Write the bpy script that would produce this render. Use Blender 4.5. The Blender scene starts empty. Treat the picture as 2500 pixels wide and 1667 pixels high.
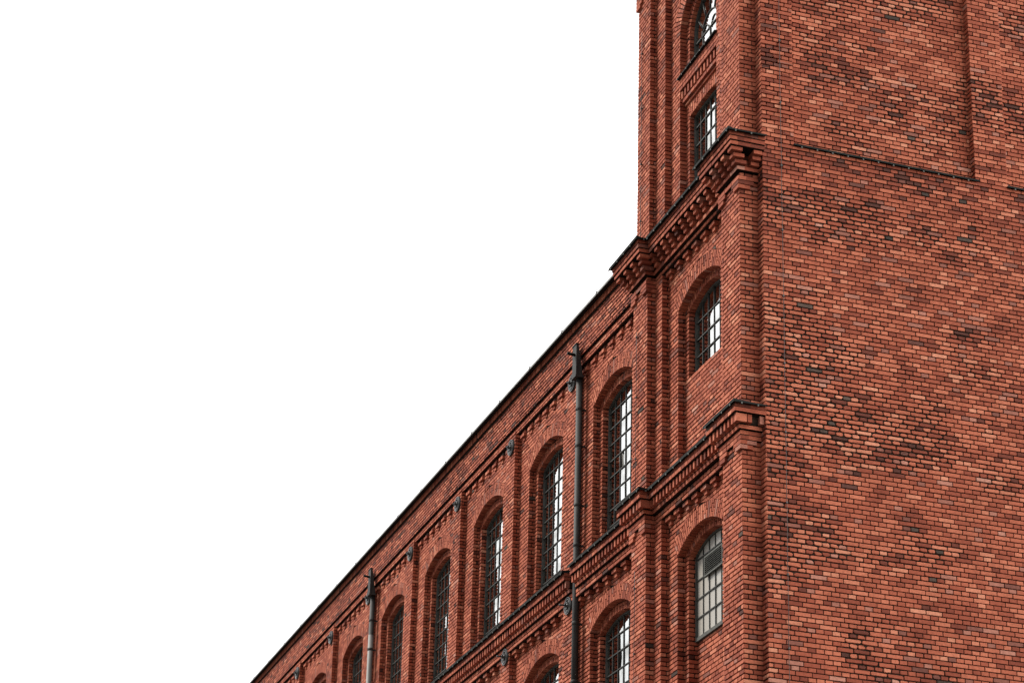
import bpy, math, random
import numpy as np
random.seed(7); rng = np.random.default_rng(7)
sc = bpy.context.scene
C = bpy.data.collections.new("scene"); sc.collection.children.link(C)
CO = 0.0772            # brick course
S = 0.272; H = 0.136   # stretcher / header pitch
ZR = 15.363            # course reference height
G = math.radians(1.12) # the long building is turned this much from the tower front
PIV = (-4.65, 0.0)

# ------------------------------------------------------------------ materials
def newmat(name):
    m = bpy.data.materials.new(name); m.use_nodes = True
    nt = m.node_tree; nt.nodes.clear()
    out = nt.nodes.new('ShaderNodeOutputMaterial'); b = nt.nodes.new('ShaderNodeBsdfPrincipled')
    nt.links.new(b.outputs[0], out.inputs[0])
    return m, nt, b
def node(nt, t, **k):
    n = nt.nodes.new(t)
    for a, v in k.items():
        if a.startswith('i_'): n.inputs[a[2:].replace('_', ' ')].default_value = v
        else: setattr(n, a, v)
    return n
def ramp(nt, pts):
    r = nt.nodes.new('ShaderNodeValToRGB'); e = r.color_ramp.elements
    while len(e) < len(pts): e.new(.5)
    for x, (p, c) in zip(e, pts):
        x.position = p; x.color = (*c, 1) if len(c) == 3 else c
    return r
def mixc(nt, f, a, b, mode='MIX'):
    m = nt.nodes.new('ShaderNodeMix'); m.data_type = 'RGBA'; m.blend_type = mode
    for s, v in ((m.inputs[0], f), (m.inputs[6], a), (m.inputs[7], b)):
        if hasattr(v, 'is_linked') or hasattr(v, 'links'): nt.links.new(v, s)
        elif isinstance(v, (int, float)): s.default_value = v
        else: s.default_value = (*v, 1)
    return m.outputs[2]
def math_(nt, op, a, b=0.0, clamp=False):
    m = nt.nodes.new('ShaderNodeMath'); m.operation = op; m.use_clamp = clamp
    for s, v in zip(m.inputs, (a, b)):
        if hasattr(v, 'links'): nt.links.new(v, s)
        else: s.default_value = v
    return m.outputs[0]

def mat_brick():
    m, nt, b = newmat('fired_brick')
    at = node(nt, 'ShaderNodeAttribute', attribute_name='tone')
    tc = node(nt, 'ShaderNodeTexCoord')
    n1 = node(nt, 'ShaderNodeTexNoise', i_Scale=28.0, i_Detail=5.0, i_Roughness=.65); nt.links.new(tc.outputs['Object'], n1.inputs['Vector'])
    n2 = node(nt, 'ShaderNodeTexNoise', i_Scale=120.0, i_Detail=3.0); nt.links.new(tc.outputs['Object'], n2.inputs['Vector'])
    n3 = node(nt, 'ShaderNodeTexNoise', i_Scale=1.3, i_Detail=4.0, i_Roughness=.6); nt.links.new(tc.outputs['Object'], n3.inputs['Vector'])
    r1 = ramp(nt, [(.3, (.66, .62, .6)), (.5, (1, 1, 1)), (.72, (1.22, 1.25, 1.28))]); nt.links.new(n1.outputs[0], r1.inputs[0])
    c = mixc(nt, .75, at.outputs['Color'], r1.outputs[0], 'MULTIPLY')
    # pits and lime specks on worn bricks
    pit = math_(nt, 'MULTIPLY', math_(nt, 'GREATER_THAN', n2.outputs[0], .64), at.outputs['Alpha'])
    c = mixc(nt, math_(nt, 'MULTIPLY', pit, .75), c, (.06, .03, .02))
    v = node(nt, 'ShaderNodeTexVoronoi', i_Scale=46.0); nt.links.new(tc.outputs['Object'], v.inputs['Vector'])
    sp = math_(nt, 'MULTIPLY', math_(nt, 'LESS_THAN', v.outputs['Distance'], .075), at.outputs['Alpha'])
    c = mixc(nt, math_(nt, 'MULTIPLY', sp, .5), c, (.75, .6, .5))
    # broad soot
    r3 = ramp(nt, [(.3, (.78, .74, .72)), (.55, (1, 1, 1))]); nt.links.new(n3.outputs[0], r3.inputs[0])
    c = mixc(nt, .8, c, r3.outputs[0], 'MULTIPLY')
    nt.links.new(c, b.inputs['Base Color']); b.inputs['Roughness'].default_value = .88
    b.inputs['Specular IOR Level'].default_value = .25
    bp = node(nt, 'ShaderNodeBump', i_Strength=.55, i_Distance=.006); nt.links.new(n1.outputs[0], bp.inputs['Height']); nt.links.new(bp.outputs[0], b.inputs['Normal'])
    return m
def mat_mortar():
    m, nt, b = newmat('old_mortar')
    tc = node(nt, 'ShaderNodeTexCoord')
    n = node(nt, 'ShaderNodeTexNoise', i_Scale=5.0, i_Detail=6.0, i_Roughness=.7); nt.links.new(tc.outputs['Object'], n.inputs['Vector'])
    r = ramp(nt, [(.3, (.010, .006, .004)), (.55, (.022, .013, .009)), (.8, (.055, .036, .026))]); nt.links.new(n.outputs[0], r.inputs[0])
    nt.links.new(r.outputs[0], b.inputs['Base Color']); b.inputs['Roughness'].default_value = .95
    b.inputs['Specular IOR Level'].default_value = .1
    return m
def mat_fallback():
    m, nt, b = newmat('brickwork')
    tc = node(nt, 'ShaderNodeTexCoord'); sp = node(nt, 'ShaderNodeSeparateXYZ'); nt.links.new(tc.outputs['Object'], sp.inputs[0])
    cb = node(nt, 'ShaderNodeCombineXYZ')
    nt.links.new(math_(nt, 'ADD', sp.outputs[0], sp.outputs[1]), cb.inputs[0]); nt.links.new(sp.outputs[2], cb.inputs[1])
    br = node(nt, 'ShaderNodeTexBrick', offset=.5, squash=.5, squash_frequency=2)
    br.inputs['Scale'].default_value = 1; br.inputs['Mortar Size'].default_value = .006; br.inputs['Bias'].default_value = 0
    br.inputs['Brick Width'].default_value = S; br.inputs['Row Height'].default_value = CO
    br.inputs['Color1'].default_value = (.36, .085, .05, 1); br.inputs['Color2'].default_value = (.52, .16, .095, 1); br.inputs['Mortar'].default_value = (.06, .04, .03, 1)
    nt.links.new(cb.outputs[0], br.inputs['Vector'])
    n = node(nt, 'ShaderNodeTexNoise', i_Scale=9.0, i_Detail=5.0); nt.links.new(tc.outputs['Object'], n.inputs['Vector'])
    r = ramp(nt, [(.3, (.55, .5, .5)), (.6, (1, 1, 1))]); nt.links.new(n.outputs[0], r.inputs[0])
    nt.links.new(mixc(nt, .8, br.outputs['Color'], r.outputs[0], 'MULTIPLY'), b.inputs['Base Color']); b.inputs['Roughness'].default_value = .9
    bp = node(nt, 'ShaderNodeBump', i_Strength=.6, i_Distance=.01, invert=True); nt.links.new(br.outputs['Fac'], bp.inputs['Height']); nt.links.new(bp.outputs[0], b.inputs['Normal'])
    return m
def mat_plain(name, col, rough=.6, metal=0.0, var=.35, scale=6.0, bump=0.0, spec=.5):
    m, nt, b = newmat(name)
    tc = node(nt, 'ShaderNodeTexCoord')
    mp = node(nt, 'ShaderNodeMapping'); mp.inputs['Scale'].default_value = (1, 1, .35); nt.links.new(tc.outputs['Object'], mp.inputs[0])
    n = node(nt, 'ShaderNodeTexNoise', i_Scale=scale, i_Detail=6.0, i_Roughness=.65); nt.links.new(mp.outputs[0], n.inputs['Vector'])
    lo = tuple(x * (1 - var) for x in col); hi = tuple(min(1, x * (1 + var)) for x in col)
    r = ramp(nt, [(.32, lo), (.68, hi)]); nt.links.new(n.outputs[0], r.inputs[0])
    nt.links.new(r.outputs[0], b.inputs['Base Color']); b.inputs['Roughness'].default_value = rough; b.inputs['Metallic'].default_value = metal
    b.inputs['Specular IOR Level'].default_value = spec
    if bump:
        bp = node(nt, 'ShaderNodeBump', i_Strength=bump, i_Distance=.004); nt.links.new(n.outputs[0], bp.inputs['Height']); nt.links.new(bp.outputs[0], b.inputs['Normal'])
    return m
def mat_glass(name, refl, tint, seed):
    m = bpy.data.materials.new(name); m.use_nodes = True; nt = m.node_tree; nt.nodes.clear()
    out = nt.nodes.new('ShaderNodeOutputMaterial')
    g = node(nt, 'ShaderNodeBsdfGlossy', i_Roughness=.0); g.inputs['Color'].default_value = (.95, .97, .95, 1)
    t = node(nt, 'ShaderNodeBsdfTransparent'); t.inputs['Color'].default_value = (*tint, 1)
    tc = node(nt, 'ShaderNodeTexCoord')
    mp = node(nt, 'ShaderNodeMapping'); mp.inputs['Location'].default_value = (seed, seed * .7, 0); nt.links.new(tc.outputs['Object'], mp.inputs[0])
    n = node(nt, 'ShaderNodeTexNoise', i_Scale=2.2, i_Detail=1.0); nt.links.new(mp.outputs[0], n.inputs['Vector'])
    bp = node(nt, 'ShaderNodeBump', i_Strength=.12, i_Distance=.02); nt.links.new(n.outputs[0], bp.inputs['Height']); nt.links.new(bp.outputs[0], g.inputs['Normal'])
    n2 = node(nt, 'ShaderNodeTexNoise', i_Scale=1.7, i_Detail=5.0, i_Roughness=.7); nt.links.new(mp.outputs[0], n2.inputs['Vector'])
    rr = ramp(nt, [(.35, (.60, .60, .56)), (.56, (.97, .98, .95))]); nt.links.new(n2.outputs[0], rr.inputs[0]); nt.links.new(rr.outputs[0], g.inputs['Color'])
    mx = nt.nodes.new('ShaderNodeMixShader'); mx.inputs[0].default_value = refl
    nt.links.new(t.outputs[0], mx.inputs[1]); nt.links.new(g.outputs[0], mx.inputs[2]); nt.links.new(mx.outputs[0], out.inputs[0])
    return m
BR = mat_brick(); MO = mat_mortar(); FB = mat_fallback()
TIN = mat_plain('dark_tin', (.012, .0125, .011), .85, 0, .5, 5, spec=.15)
PIPE = mat_plain('pipe_paint', (.026, .025, .023), .65, 0, .5, 9, .15, spec=.25)
ZINC = mat_plain('weathered_zinc', (.21, .208, .20), .6, 0, .12, 3, spec=.3)
IRON = mat_plain('cast_iron', (.035, .034, .032), .4, .3, .4, 12, .2)
FRAME = mat_plain('window_iron', (.030, .031, .028), .6, 0, .35, 8, spec=.3)
FRAME2 = mat_plain('window_frame_grey', (.075, .076, .068), .7, 0, .3, 8, spec=.25)
INNER = mat_plain('inner_frame_paint', (.62, .6, .55), .6, 0, .1, 5)
ROOM = mat_plain('dim_interior', (.06, .055, .05), .9, 0, .4, 2)
PANEL = mat_plain('painted_pane', (.36, .34, .30), .35, 0, .08, 2, spec=.6)
WIRE = mat_plain('conductor_wire', (.06, .05, .045), .6, .3, .2, 20)
GLASS = mat_glass('window_glass', .72, (.5, .5, .48), 0)
GLASS2 = mat_glass('window_glass_dull', .68, (.55, .55, .52), 3)
GROUND = mat_plain('paving', (.055, .053, .05), .9, 0, .25, .6)

# ------------------------------------------------------------------ brick colours
def vnoise(p, seed=0):
    q = np.floor(p).astype(int); f = p - q; f = f * f * (3 - 2 * f)
    def h(i, j):
        x = (i * 374761393 + j * 668265263 + seed * 974634777) & 0xffffffff
        x = ((x ^ (x >> 13)) * 1274126177) & 0xffffffff
        return ((x ^ (x >> 16)) & 0xffff) / 65535.0
    a = h(q[:, 0], q[:, 1]); b = h(q[:, 0] + 1, q[:, 1]); c = h(q[:, 0], q[:, 1] + 1); d = h(q[:, 0] + 1, q[:, 1] + 1)
    return (a * (1 - f[:, 0]) + b * f[:, 0]) * (1 - f[:, 1]) + (c * (1 - f[:, 0]) + d * f[:, 0]) * f[:, 1]
PAL = .72 * np.array([(.055, .024, .017), (.10, .030, .019), (.18, .043, .024), (.29, .064, .033), (.41, .097, .050), (.54, .146, .077), (.66, .203, .112), (.76, .30, .18)])
def brick_tones(n, uv, style):
    """linear rgb + wear for n bricks; uv = wall coordinates for the patchy weathering"""
    big = .6 * vnoise(uv * np.array([.45, 1.1]) + 13, 1) + .4 * vnoise(uv * np.array([2.1, 3.2]) + 5, 2)
    drk = .55 * vnoise(uv * np.array([.55, 1.7]) + 41, 3) + .45 * vnoise(uv * np.array([2.2, 4.3]), 4)
    wear = np.clip((big - .42) * 5, 0, 1)
    base, sd, wk, wa = {'side': (4.55, 1.35, 1, 0), 'pier': (3.5, 1.5, 1, .3), 'front': (4.4, 1.2, .45, 0), 'new': (4.0, 1.1, .3, 0), 'soot': (2.7, 1.0, .5, 0),
                        'attic': (3.8, 1.3, 1, .35), 'ring': (4.3, 1.2, .2, 0)}[style]
    wear = np.clip(wear * wk + wa, 0, 1)
    t = base + .25 + rng.normal(0, 1, n) * sd * (.7 + .3 * wear) - np.clip((drk - .54) * 5, 0, 1.3) * (.35 + .65 * wear)
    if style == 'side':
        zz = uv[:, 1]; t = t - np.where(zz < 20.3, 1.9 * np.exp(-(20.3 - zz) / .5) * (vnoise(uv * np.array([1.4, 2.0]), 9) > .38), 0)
    r = rng.random(n)
    t = np.where(r < .007, 6.4, t); t = np.where((r > .992) & (wear > .3), .3, t)
    t = np.where(t < 1.2, 1.2 + (t - 1.2) * .35, t); t = np.clip(t, 0, 6.99); i = t.astype(int); f = (t - i)[:, None]
    col = PAL[i] * (1 - f) + PAL[i + 1] * f
    if style == 'side': pass
    mau = (rng.random(n) < .05)[:, None]; g = col.mean(1)[:, None]
    col = np.where(mau, col * .55 + np.array([.40, .24, .20]) * (g / .2) * .30, col)
    gry = ((rng.random(n) < (.002 if style != 'side' else .010 * wear)))[:, None]
    col = np.where(gry, np.array([.062, .040, .030]) * (.6 + rng.random((n, 1)) * .9), col)
    return np.c_[np.clip(col, 0, .9), wear]

# ------------------------------------------------------------------ mesh builder
OUT8 = None
class MB:
    def __init__(s):
        s.q = []; s.n = []; s.uv = []; s.lod = []; s.st = []      # brick faces: four corners
        s.v = []; s.f = []; s.m = []; s.sm = set()                  # plain faces (sm: smooth ones)
        s.mats = [BR, MO, FB]; s.box = []; s.boxuv = []; s.boxst = []
    def mi(s, m):
        if m not in s.mats: s.mats.append(m)
        return s.mats.index(m)
    def face(s, pts, m):
        k = len(s.v); s.v += [tuple(p) for p in pts]; s.f.append(tuple(range(k, k + len(pts)))); s.m.append(s.mi(m))
    def boxm(s, x0, x1, y0, y1, z0, z1, m):
        P = [(x0, y0, z0), (x1, y0, z0), (x1, y1, z0), (x0, y1, z0), (x0, y0, z1), (x1, y0, z1), (x1, y1, z1), (x0, y1, z1)]
        s.prism(P, m)
    def prism(s, P, m):
        for f in ((0, 3, 2, 1), (4, 5, 6, 7), (0, 1, 5, 4), (1, 2, 6, 5), (2, 3, 7, 6), (3, 0, 4, 7)): s.face([P[i] for i in f], m)
    def tube(s, pts, r, m, n=10, cap=True):
        pts = [np.array(p, float) for p in pts]; k = len(s.v); rr = r if isinstance(r, (list, tuple)) else [r] * len(pts)
        for i, p in enumerate(pts):
            d = pts[min(i + 1, len(pts) - 1)] - pts[max(i - 1, 0)]; d /= np.linalg.norm(d) + 1e-12
            a = np.cross(d, (0, 0, 1.) if abs(d[2]) < .9 else (1., 0, 0)); a /= np.linalg.norm(a); b = np.cross(d, a)
            for j in range(n):
                t = 2 * math.pi * j / n; s.v.append(tuple(p + rr[i] * (math.cos(t) * a + math.sin(t) * b)))
        for i in range(len(pts) - 1):
            for j in range(n):
                s.sm.add(len(s.f)); s.f.append((k + i * n + j, k + i * n + (j + 1) % n, k + (i + 1) * n + (j + 1) % n, k + (i + 1) * n + j)); s.m.append(s.mi(m))
        if cap:
            s.f.append(tuple(k + j for j in range(n))[::-1]); s.m.append(s.mi(m)); k2 = k + (len(pts) - 1) * n
            s.f.append(tuple(k2 + j for j in range(n))); s.m.append(s.mi(m))
    def brick(s, c, n, uv, st='front', lod=0):
        s.q.append(c); s.n.append(n); s.uv.append(uv); s.lod.append(lod); s.st.append(st)
    def solid(s, x0, x1, y0, y1, z0, z1, st='new'):
        """one whole brick standing clear of the wall"""
        g = .0062; e = lambda: random.uniform(-.002, .002)
        s.box.append((x0 + g, x1 - g, y0 + e(), y1, z0 + g, z1 - g)); s.boxuv.append((x0, z0)); s.boxst.append(st)
    def build(s, name, parent, label=None, smooth=False):
        V = []; F = []; L = []; M = []; A = []
        off = 0
        if s.v:
            V.append(np.array(s.v, float)); A.append(np.tile([.3, .1, .06, 0], (len(s.v), 1)))
            F += [np.array(f) for f in s.f]; M += s.m; off = len(s.v)
        loops = [f for f in F]; 
        def add(verts, faces, cols, mat):
            nonlocal off
            V.append(verts.reshape(-1, 3)); A.append(cols)
            loops.extend(list(faces + off)) if isinstance(faces, np.ndarray) else [loops.append(np.array(x) + off) for x in faces]
            M.extend([mat] * len(faces)); off += len(verts.reshape(-1, 3))
        if s.q:
            q = np.array(s.q, float); n = np.array(s.n, float); uv = np.array(s.uv, float); lod = np.array(s.lod); st = np.array(s.st)
            col = np.zeros((len(q), 4))
            for k in set(s.st):
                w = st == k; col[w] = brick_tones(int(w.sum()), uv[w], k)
            eu = np.linalg.norm(q[:, 1] - q[:, 0], axis=1); ev = np.linalg.norm(q[:, 3] - q[:, 0], axis=1)
            eu2 = np.linalg.norm(q[:, 2] - q[:, 3], axis=1); ev2 = np.linalg.norm(q[:, 2] - q[:, 1], axis=1)
            eu = np.maximum(np.maximum(eu, eu2), .02); ev = np.maximum(np.maximum(ev, ev2), .02)
            for l in (0, 1):
                w = np.where(lod == l)[0]
                if not len(w): continue
                N = len(w); Q = q[w]; wr = col[w, 3][:, None]; U = eu[w][:, None]; W = ev[w][:, None]
                j = (.0060 + .0020 * wr + rng.random((N, 1)) * .001) * np.where(st[w] == 'ring', 1.6, np.where(st[w] == 'side', 1.06, 1.04))[:, None]
                ju = np.minimum(j / U, .3); jv = np.minimum((j + .0012 + .001 * wr) * np.where(st[w] == 'ring', .45, 1.0)[:, None] / W, .3)
                def P(sx, ty):
                    sx = sx[..., None]; ty = ty[..., None]
                    return ((1 - sx) * (1 - ty) * Q[:, None, 0] + sx * (1 - ty) * Q[:, None, 1] + sx * ty * Q[:, None, 2] + (1 - sx) * ty * Q[:, None, 3])
                if l == 0:
                    rc = (.003 + .016 * wr * rng.random((N, 4)))
                    ru = np.minimum(rc * 1.5 / U, .25); rv = np.minimum(rc / W, .28)
                    o = np.ones((N, 1))
                    sx = np.c_[ju + ru[:, :1], 1 - ju - ru[:, 1:2], 1 - ju, 1 - ju, 1 - ju - ru[:, 2:3], ju + ru[:, 3:4], ju, ju]
                    ty = np.c_[jv * o, jv * o, jv + rv[:, 1:2], 1 - jv - rv[:, 2:3], 1 - jv, 1 - jv, 1 - jv - rv[:, 3:4], jv + rv[:, :1]]
                    sx = sx + rng.normal(0, 1, sx.shape) * (.0006 + .0028 * wr) / U; ty = ty + rng.normal(0, 1, ty.shape) * (.0005 + .0022 * wr) / W
                    nn = n[w][:, None, :]
                    d = (.017 + rng.normal(0, .0014, (N, 1)) - .004 * wr * rng.random((N, 1)))
                    bev = .0022 + .003 * wr
                    p0 = P(sx, ty); r0 = p0 - nn * .006; r1 = p0 + nn * (d - bev)[..., None]
                    cx = .5; sx2 = sx + (cx - sx) * (2 * bev / U) * 1.3; ty2 = ty + (cx - ty) * (2 * bev / W) * 1.3
                    r2 = P(sx2, ty2) + nn * (d + rng.normal(0, 1, (N, 8)) * (.0004 + .0012 * wr))[..., None]
                    verts = np.concatenate([r0, r1, r2], 1); k = 8
                    fq = []
                    for a in (0, 8):
                        for i in range(8): fq.append((a + i, a + (i + 1) % 8, a + 8 + (i + 1) % 8, a + 8 + i))
                    fq = np.array(fq); idx = (np.arange(N) * 24)[:, None, None]
                    Fq = (fq[None] + idx).reshape(-1, 4); Fc = (np.arange(16, 24)[None] + (np.arange(N) * 24)[:, None])
                    cc = np.repeat(col[w], 24, axis=0)
                    o0 = off; V.append(verts.reshape(-1, 3)); A.append(cc); off += N * 24
                    loops.extend(list(Fq + o0)); loops.extend(list(Fc + o0)); M.extend([0] * (len(Fq) + len(Fc)))
                else:
                    o = np.ones((N, 1)); sx = np.c_[ju, 1 - ju, 1 - ju, ju]; ty = np.c_[jv, jv, 1 - jv, 1 - jv]; nn = n[w][:, None, :]
                    p0 = P(sx, ty); verts = np.concatenate([p0 - nn * .004, p0 + nn * .016], 1)
                    fq = np.array([(0, 1, 5, 4), (1, 2, 6, 5), (2, 3, 7, 6), (3, 0, 4, 7), (4, 5, 6, 7)])
                    Fq = (fq[None] + (np.arange(N) * 8)[:, None, None]).reshape(-1, 4); o0 = off
                    V.append(verts.reshape(-1, 3)); A.append(np.repeat(col[w], 8, axis=0)); off += N * 8
                    loops.extend(list(Fq + o0)); M.extend([0] * len(Fq))
        if s.box:
            b = np.array(s.box); N = len(b); col = np.zeros((N, 4)); st = np.array(s.boxst); uv = np.array(s.boxuv, float)
            for k in set(s.boxst):
                w = st == k; col[w] = brick_tones(int(w.sum()), uv[w], k)
            c = .003
            vs = []
            for (dz, ins) in ((0, c), (c, 0), (-c, 0), (0, c)):
                zz = b[:, 4] + dz if len(vs) < 8 else b[:, 5] + dz
                for xi, yi in ((0, 2), (1, 2), (1, 3), (0, 3)):
                    x = b[:, xi] + (ins if xi == 0 else -ins); y = b[:, yi] + (ins if yi == 2 else 0)
                    vs.append(np.c_[x, y, zz])
            verts = np.stack(vs, 1) + rng.normal(0, .0008, (N, 16, 3))
            fq = [(0, 3, 2, 1), (12, 13, 14, 15)]
            for a in (0, 4, 8):
                for i in range(4): fq.append((a + i, a + (i + 1) % 4, a + 4 + (i + 1) % 4, a + 4 + i))
            fq = np.array(fq); Fq = (fq[None] + (np.arange(N) * 16)[:, None, None]).reshape(-1, 4); o0 = off
            V.append(verts.reshape(-1, 3)); A.append(np.repeat(col, 16, axis=0)); off += N * 16
            loops.extend(list(Fq + o0)); M.extend([0] * len(Fq))
        me = bpy.data.meshes.new(name)
        V = np.concatenate(V); A = np.concatenate(A)
        tot = np.array([len(f) for f in loops]); flat = np.concatenate(loops).astype(np.int32)
        me.vertices.add(len(V)); me.vertices.foreach_set('co', V.ravel())
        me.loops.add(len(flat)); me.loops.foreach_set('vertex_index', flat)
        me.polygons.add(len(tot)); me.polygons.foreach_set('loop_start', np.r_[0, np.cumsum(tot)[:-1]].astype(np.int32)); me.polygons.foreach_set('loop_total', tot.astype(np.int32))
        used = sorted(set(M)); mp = {u: i for i, u in enumerate(used)}
        for u in used: me.materials.append(s.mats[u])
        me.polygons.foreach_set('material_index', np.array([mp[x] for x in M], np.int32))
        sm = np.zeros(len(tot), bool); sm[list(s.sm)] = True
        me.polygons.foreach_set('use_smooth', sm)
        me.update(calc_edges=True); me.validate()
        if 0 in used:
            ca = me.color_attributes.new('tone', 'FLOAT_COLOR', 'POINT'); ca.data.foreach_set('color', A.astype(np.float32).ravel())
        o = bpy.data.objects.new(name, me); C.objects.link(o)
        if parent: o.parent = parent
        if label: o['label'] = label
        return o

def thing(name, label, cat, loc=(0, 0, 0), rz=0, group=None):
    o = bpy.data.objects.new(name, None); C.objects.link(o); o.location = loc; o.rotation_euler = (0, 0, rz)
    o['label'] = label; o['category'] = cat
    if group: o['group'] = group
    return o

# ------------------------------------------------------------------ brickwork
class Arch:
    """segmental (or round) opening: centre uc, half width h, springing zs, rise r, ring height t"""
    def __init__(s, uc, h, zs, r, t=.265, zb=None):
        s.uc, s.h, s.zs, s.r, s.t, s.zb = uc, h, zs, r, t, zb
        s.R = (h * h + r * r) / (2 * r); s.zc = zs + r - s.R
        s.th = math.asin(min(1, h / s.R)); s.zsk = s.zc + (s.R + t) * math.cos(s.th); s.top = s.zc + s.R + t
        s.crown = zs + r
    def half(s, z):
        if s.zb is not None and z < s.zb - 1e-4: return 0
        if z <= s.zs: return s.h
        if z < s.zsk: return s.h * (z - s.zc) / (s.zs - s.zc)
        if z < s.top: return math.sqrt(max(0, (s.R + s.t) ** 2 - (z - s.zc) ** 2))
        return 0
    def inner(s, z):
        if z <= s.zs: return s.h
        return math.sqrt(max(0, s.R ** 2 - (z - s.zc) ** 2))
def bounds(row, a0, a1, shift):
    k = row % 4
    if k in (0, 2): w = S; o = (0 if k == 0 else H)
    else: w = H; o = H / 2
    o += shift
    i = math.floor((a0 - o) / w) ; e = [a0]; x = o + i * w
    while x < a1 - .045:
        if x > a0 + .045: e.append(x)
        x += w
    e.append(a1); return e
def face(mb, O, U, N, a0, a1, z0, z1, st='front', arch=None, lod=0, shift=0., cut=None, soff=0.0, back=True):
    """a brick wall face: O + U*a + z, outward normal N"""
    O = np.array(O, float); U = np.array(U, float); N = np.array(N, float); Zv = np.array((0, 0, 1.))
    P = lambda a, z, d=0: O + U * a + Zv * z + N * d
    zc = z0 if cut is None else min(max(cut, z0), z1)
    if zc > z0 + 1e-6:                       # below the part the photo reaches: shader brickwork
        if arch is None: mb.face([P(a0, z0, .012), P(a1, z0, .012), P(a1, zc, .012), P(a0, zc, .012)], FB)
        else:
            L, R_ = arch.uc - arch.h, arch.uc + arch.h
            zt = min(zc, arch.zs)
            lo = z0 if arch.zb is None else arch.zb
            if arch.zb is not None: mb.face([P(a0, z0, .012), P(a1, z0, .012), P(a1, lo, .012), P(a0, lo, .012)], FB)
            mb.face([P(a0, lo, .012), P(L, lo, .012), P(L, zt, .012), P(a0, zt, .012)], FB)
            mb.face([P(R_, lo, .012), P(a1, lo, .012), P(a1, zt, .012), P(R_, zt, .012)], FB)
            zc = zt
    if z1 - zc < 1e-5: return
    if back:                                  # mortar bed
        if arch is None: mb.face([P(a0, zc), P(a1, zc), P(a1, z1), P(a0, z1)], MO)
        else:
            lo = zc
            if arch.zb is not None and arch.zb > zc:
                mb.face([P(a0, zc), P(a1, zc), P(a1, arch.zb), P(a0, arch.zb)], MO); lo = arch.zb
            L, R_ = arch.uc - arch.h, arch.uc + arch.h
            mb.face([P(a0, lo), P(L, lo), P(L, arch.zs), P(a0, arch.zs)], MO); mb.face([P(R_, lo), P(a1, lo), P(a1, arch.zs), P(R_, arch.zs)], MO)
            mb.face([P(a0, arch.zs), P(L, arch.zs), P(L, z1), P(a0, z1)], MO); mb.face([P(R_, arch.zs), P(a1, arch.zs), P(a1, z1), P(R_, z1)], MO)
            n = 16
            for i in range(n):
                t0 = -arch.th + 2 * arch.th * i / n; t1 = -arch.th + 2 * arch.th * (i + 1) / n
                x0, x1 = arch.uc + arch.R * math.sin(t0), arch.uc + arch.R * math.sin(t1)
                mb.face([P(x0, arch.zc + arch.R * math.cos(t0)), P(x1, arch.zc + arch.R * math.cos(t1)), P(x1, z1), P(x0, z1)], MO)
    r0 = math.floor((zc - ZR) / CO + 1e-6)
    row = r0
    while True:
        zb, zt = ZR + row * CO, ZR + (row + 1) * CO
        if zb >= z1 - 1e-6: break
        b, t = max(zb, zc), min(zt, z1)
        if t - b > .018:
            if arch is None or (arch.half((b + t) / 2) == 0 and arch.half(b) == 0): iv = [(a0, a0, a1, a1)]
            else:
                hb, ht = arch.half(b + 1e-6), arch.half(t - 1e-6)
                if arch.zb is not None and t <= arch.zb + .02: iv = [(a0, a0, a1, a1)]
                else:
                    if arch.zb is not None and b < arch.zb: hb = ht = arch.h
                    iv = [(a0, a0, arch.uc - hb, arch.uc - ht), (arch.uc + hb, arch.uc + ht, a1, a1)]
            for (lb, lt, rb, rt) in iv:
                A0 = min(lb, lt); A1 = max(rb, rt)
                if A1 - A0 < .01: continue
                e = bounds(row, A0, A1, shift)
                for i in range(len(e) - 1):
                    x0, x1 = e[i], e[i + 1]
                    c0b, c0t = max(x0, lb), max(x0, lt); c1b, c1t = min(x1, rb), min(x1, rt)
                    c1b = max(c1b, c0b); c1t = max(c1t, c0t); c0b = min(c0b, c1b); c0t = min(c0t, c1t)
                    if (c1b - c0b) + (c1t - c0t) < .03: continue
                    if i == 0 and (lb == lt) and (lb == a0 or t <= arch.zs + .03): c0b -= .02; c0t -= .02
                    if i == len(e) - 2 and (rb == rt) and (rb == a1 or t <= arch.zs + .03): c1b += .02; c1t += .02
                    mb.brick([P(c0b, b), P(c1b, b), P(c1t, t), P(c0t, t)], N, ((c0b + c1b) / 2 + soff, b), st, lod)
        row += 1
FN = (0, -1, 0); FU = (1, 0, 0)      # front faces
def front(mb, y, a0, a1, z0, z1, **k): face(mb, (0, y, 0), FU, FN, a0, a1, z0, z1, **k)
def reveal(mb, x, y0, y1, z0, z1, side=1, **k):
    """side face at x spanning y0..y1, facing +x (side=1) or -x"""
    if side > 0: face(mb, (x, 0, 0), (0, 1, 0), (1, 0, 0), y0, y1, z0, z1, **k)
    else: face(mb, (x, 0, 0), (0, -1, 0), (-1, 0, 0), -y1, -y0, z0, z1, **k)
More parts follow.
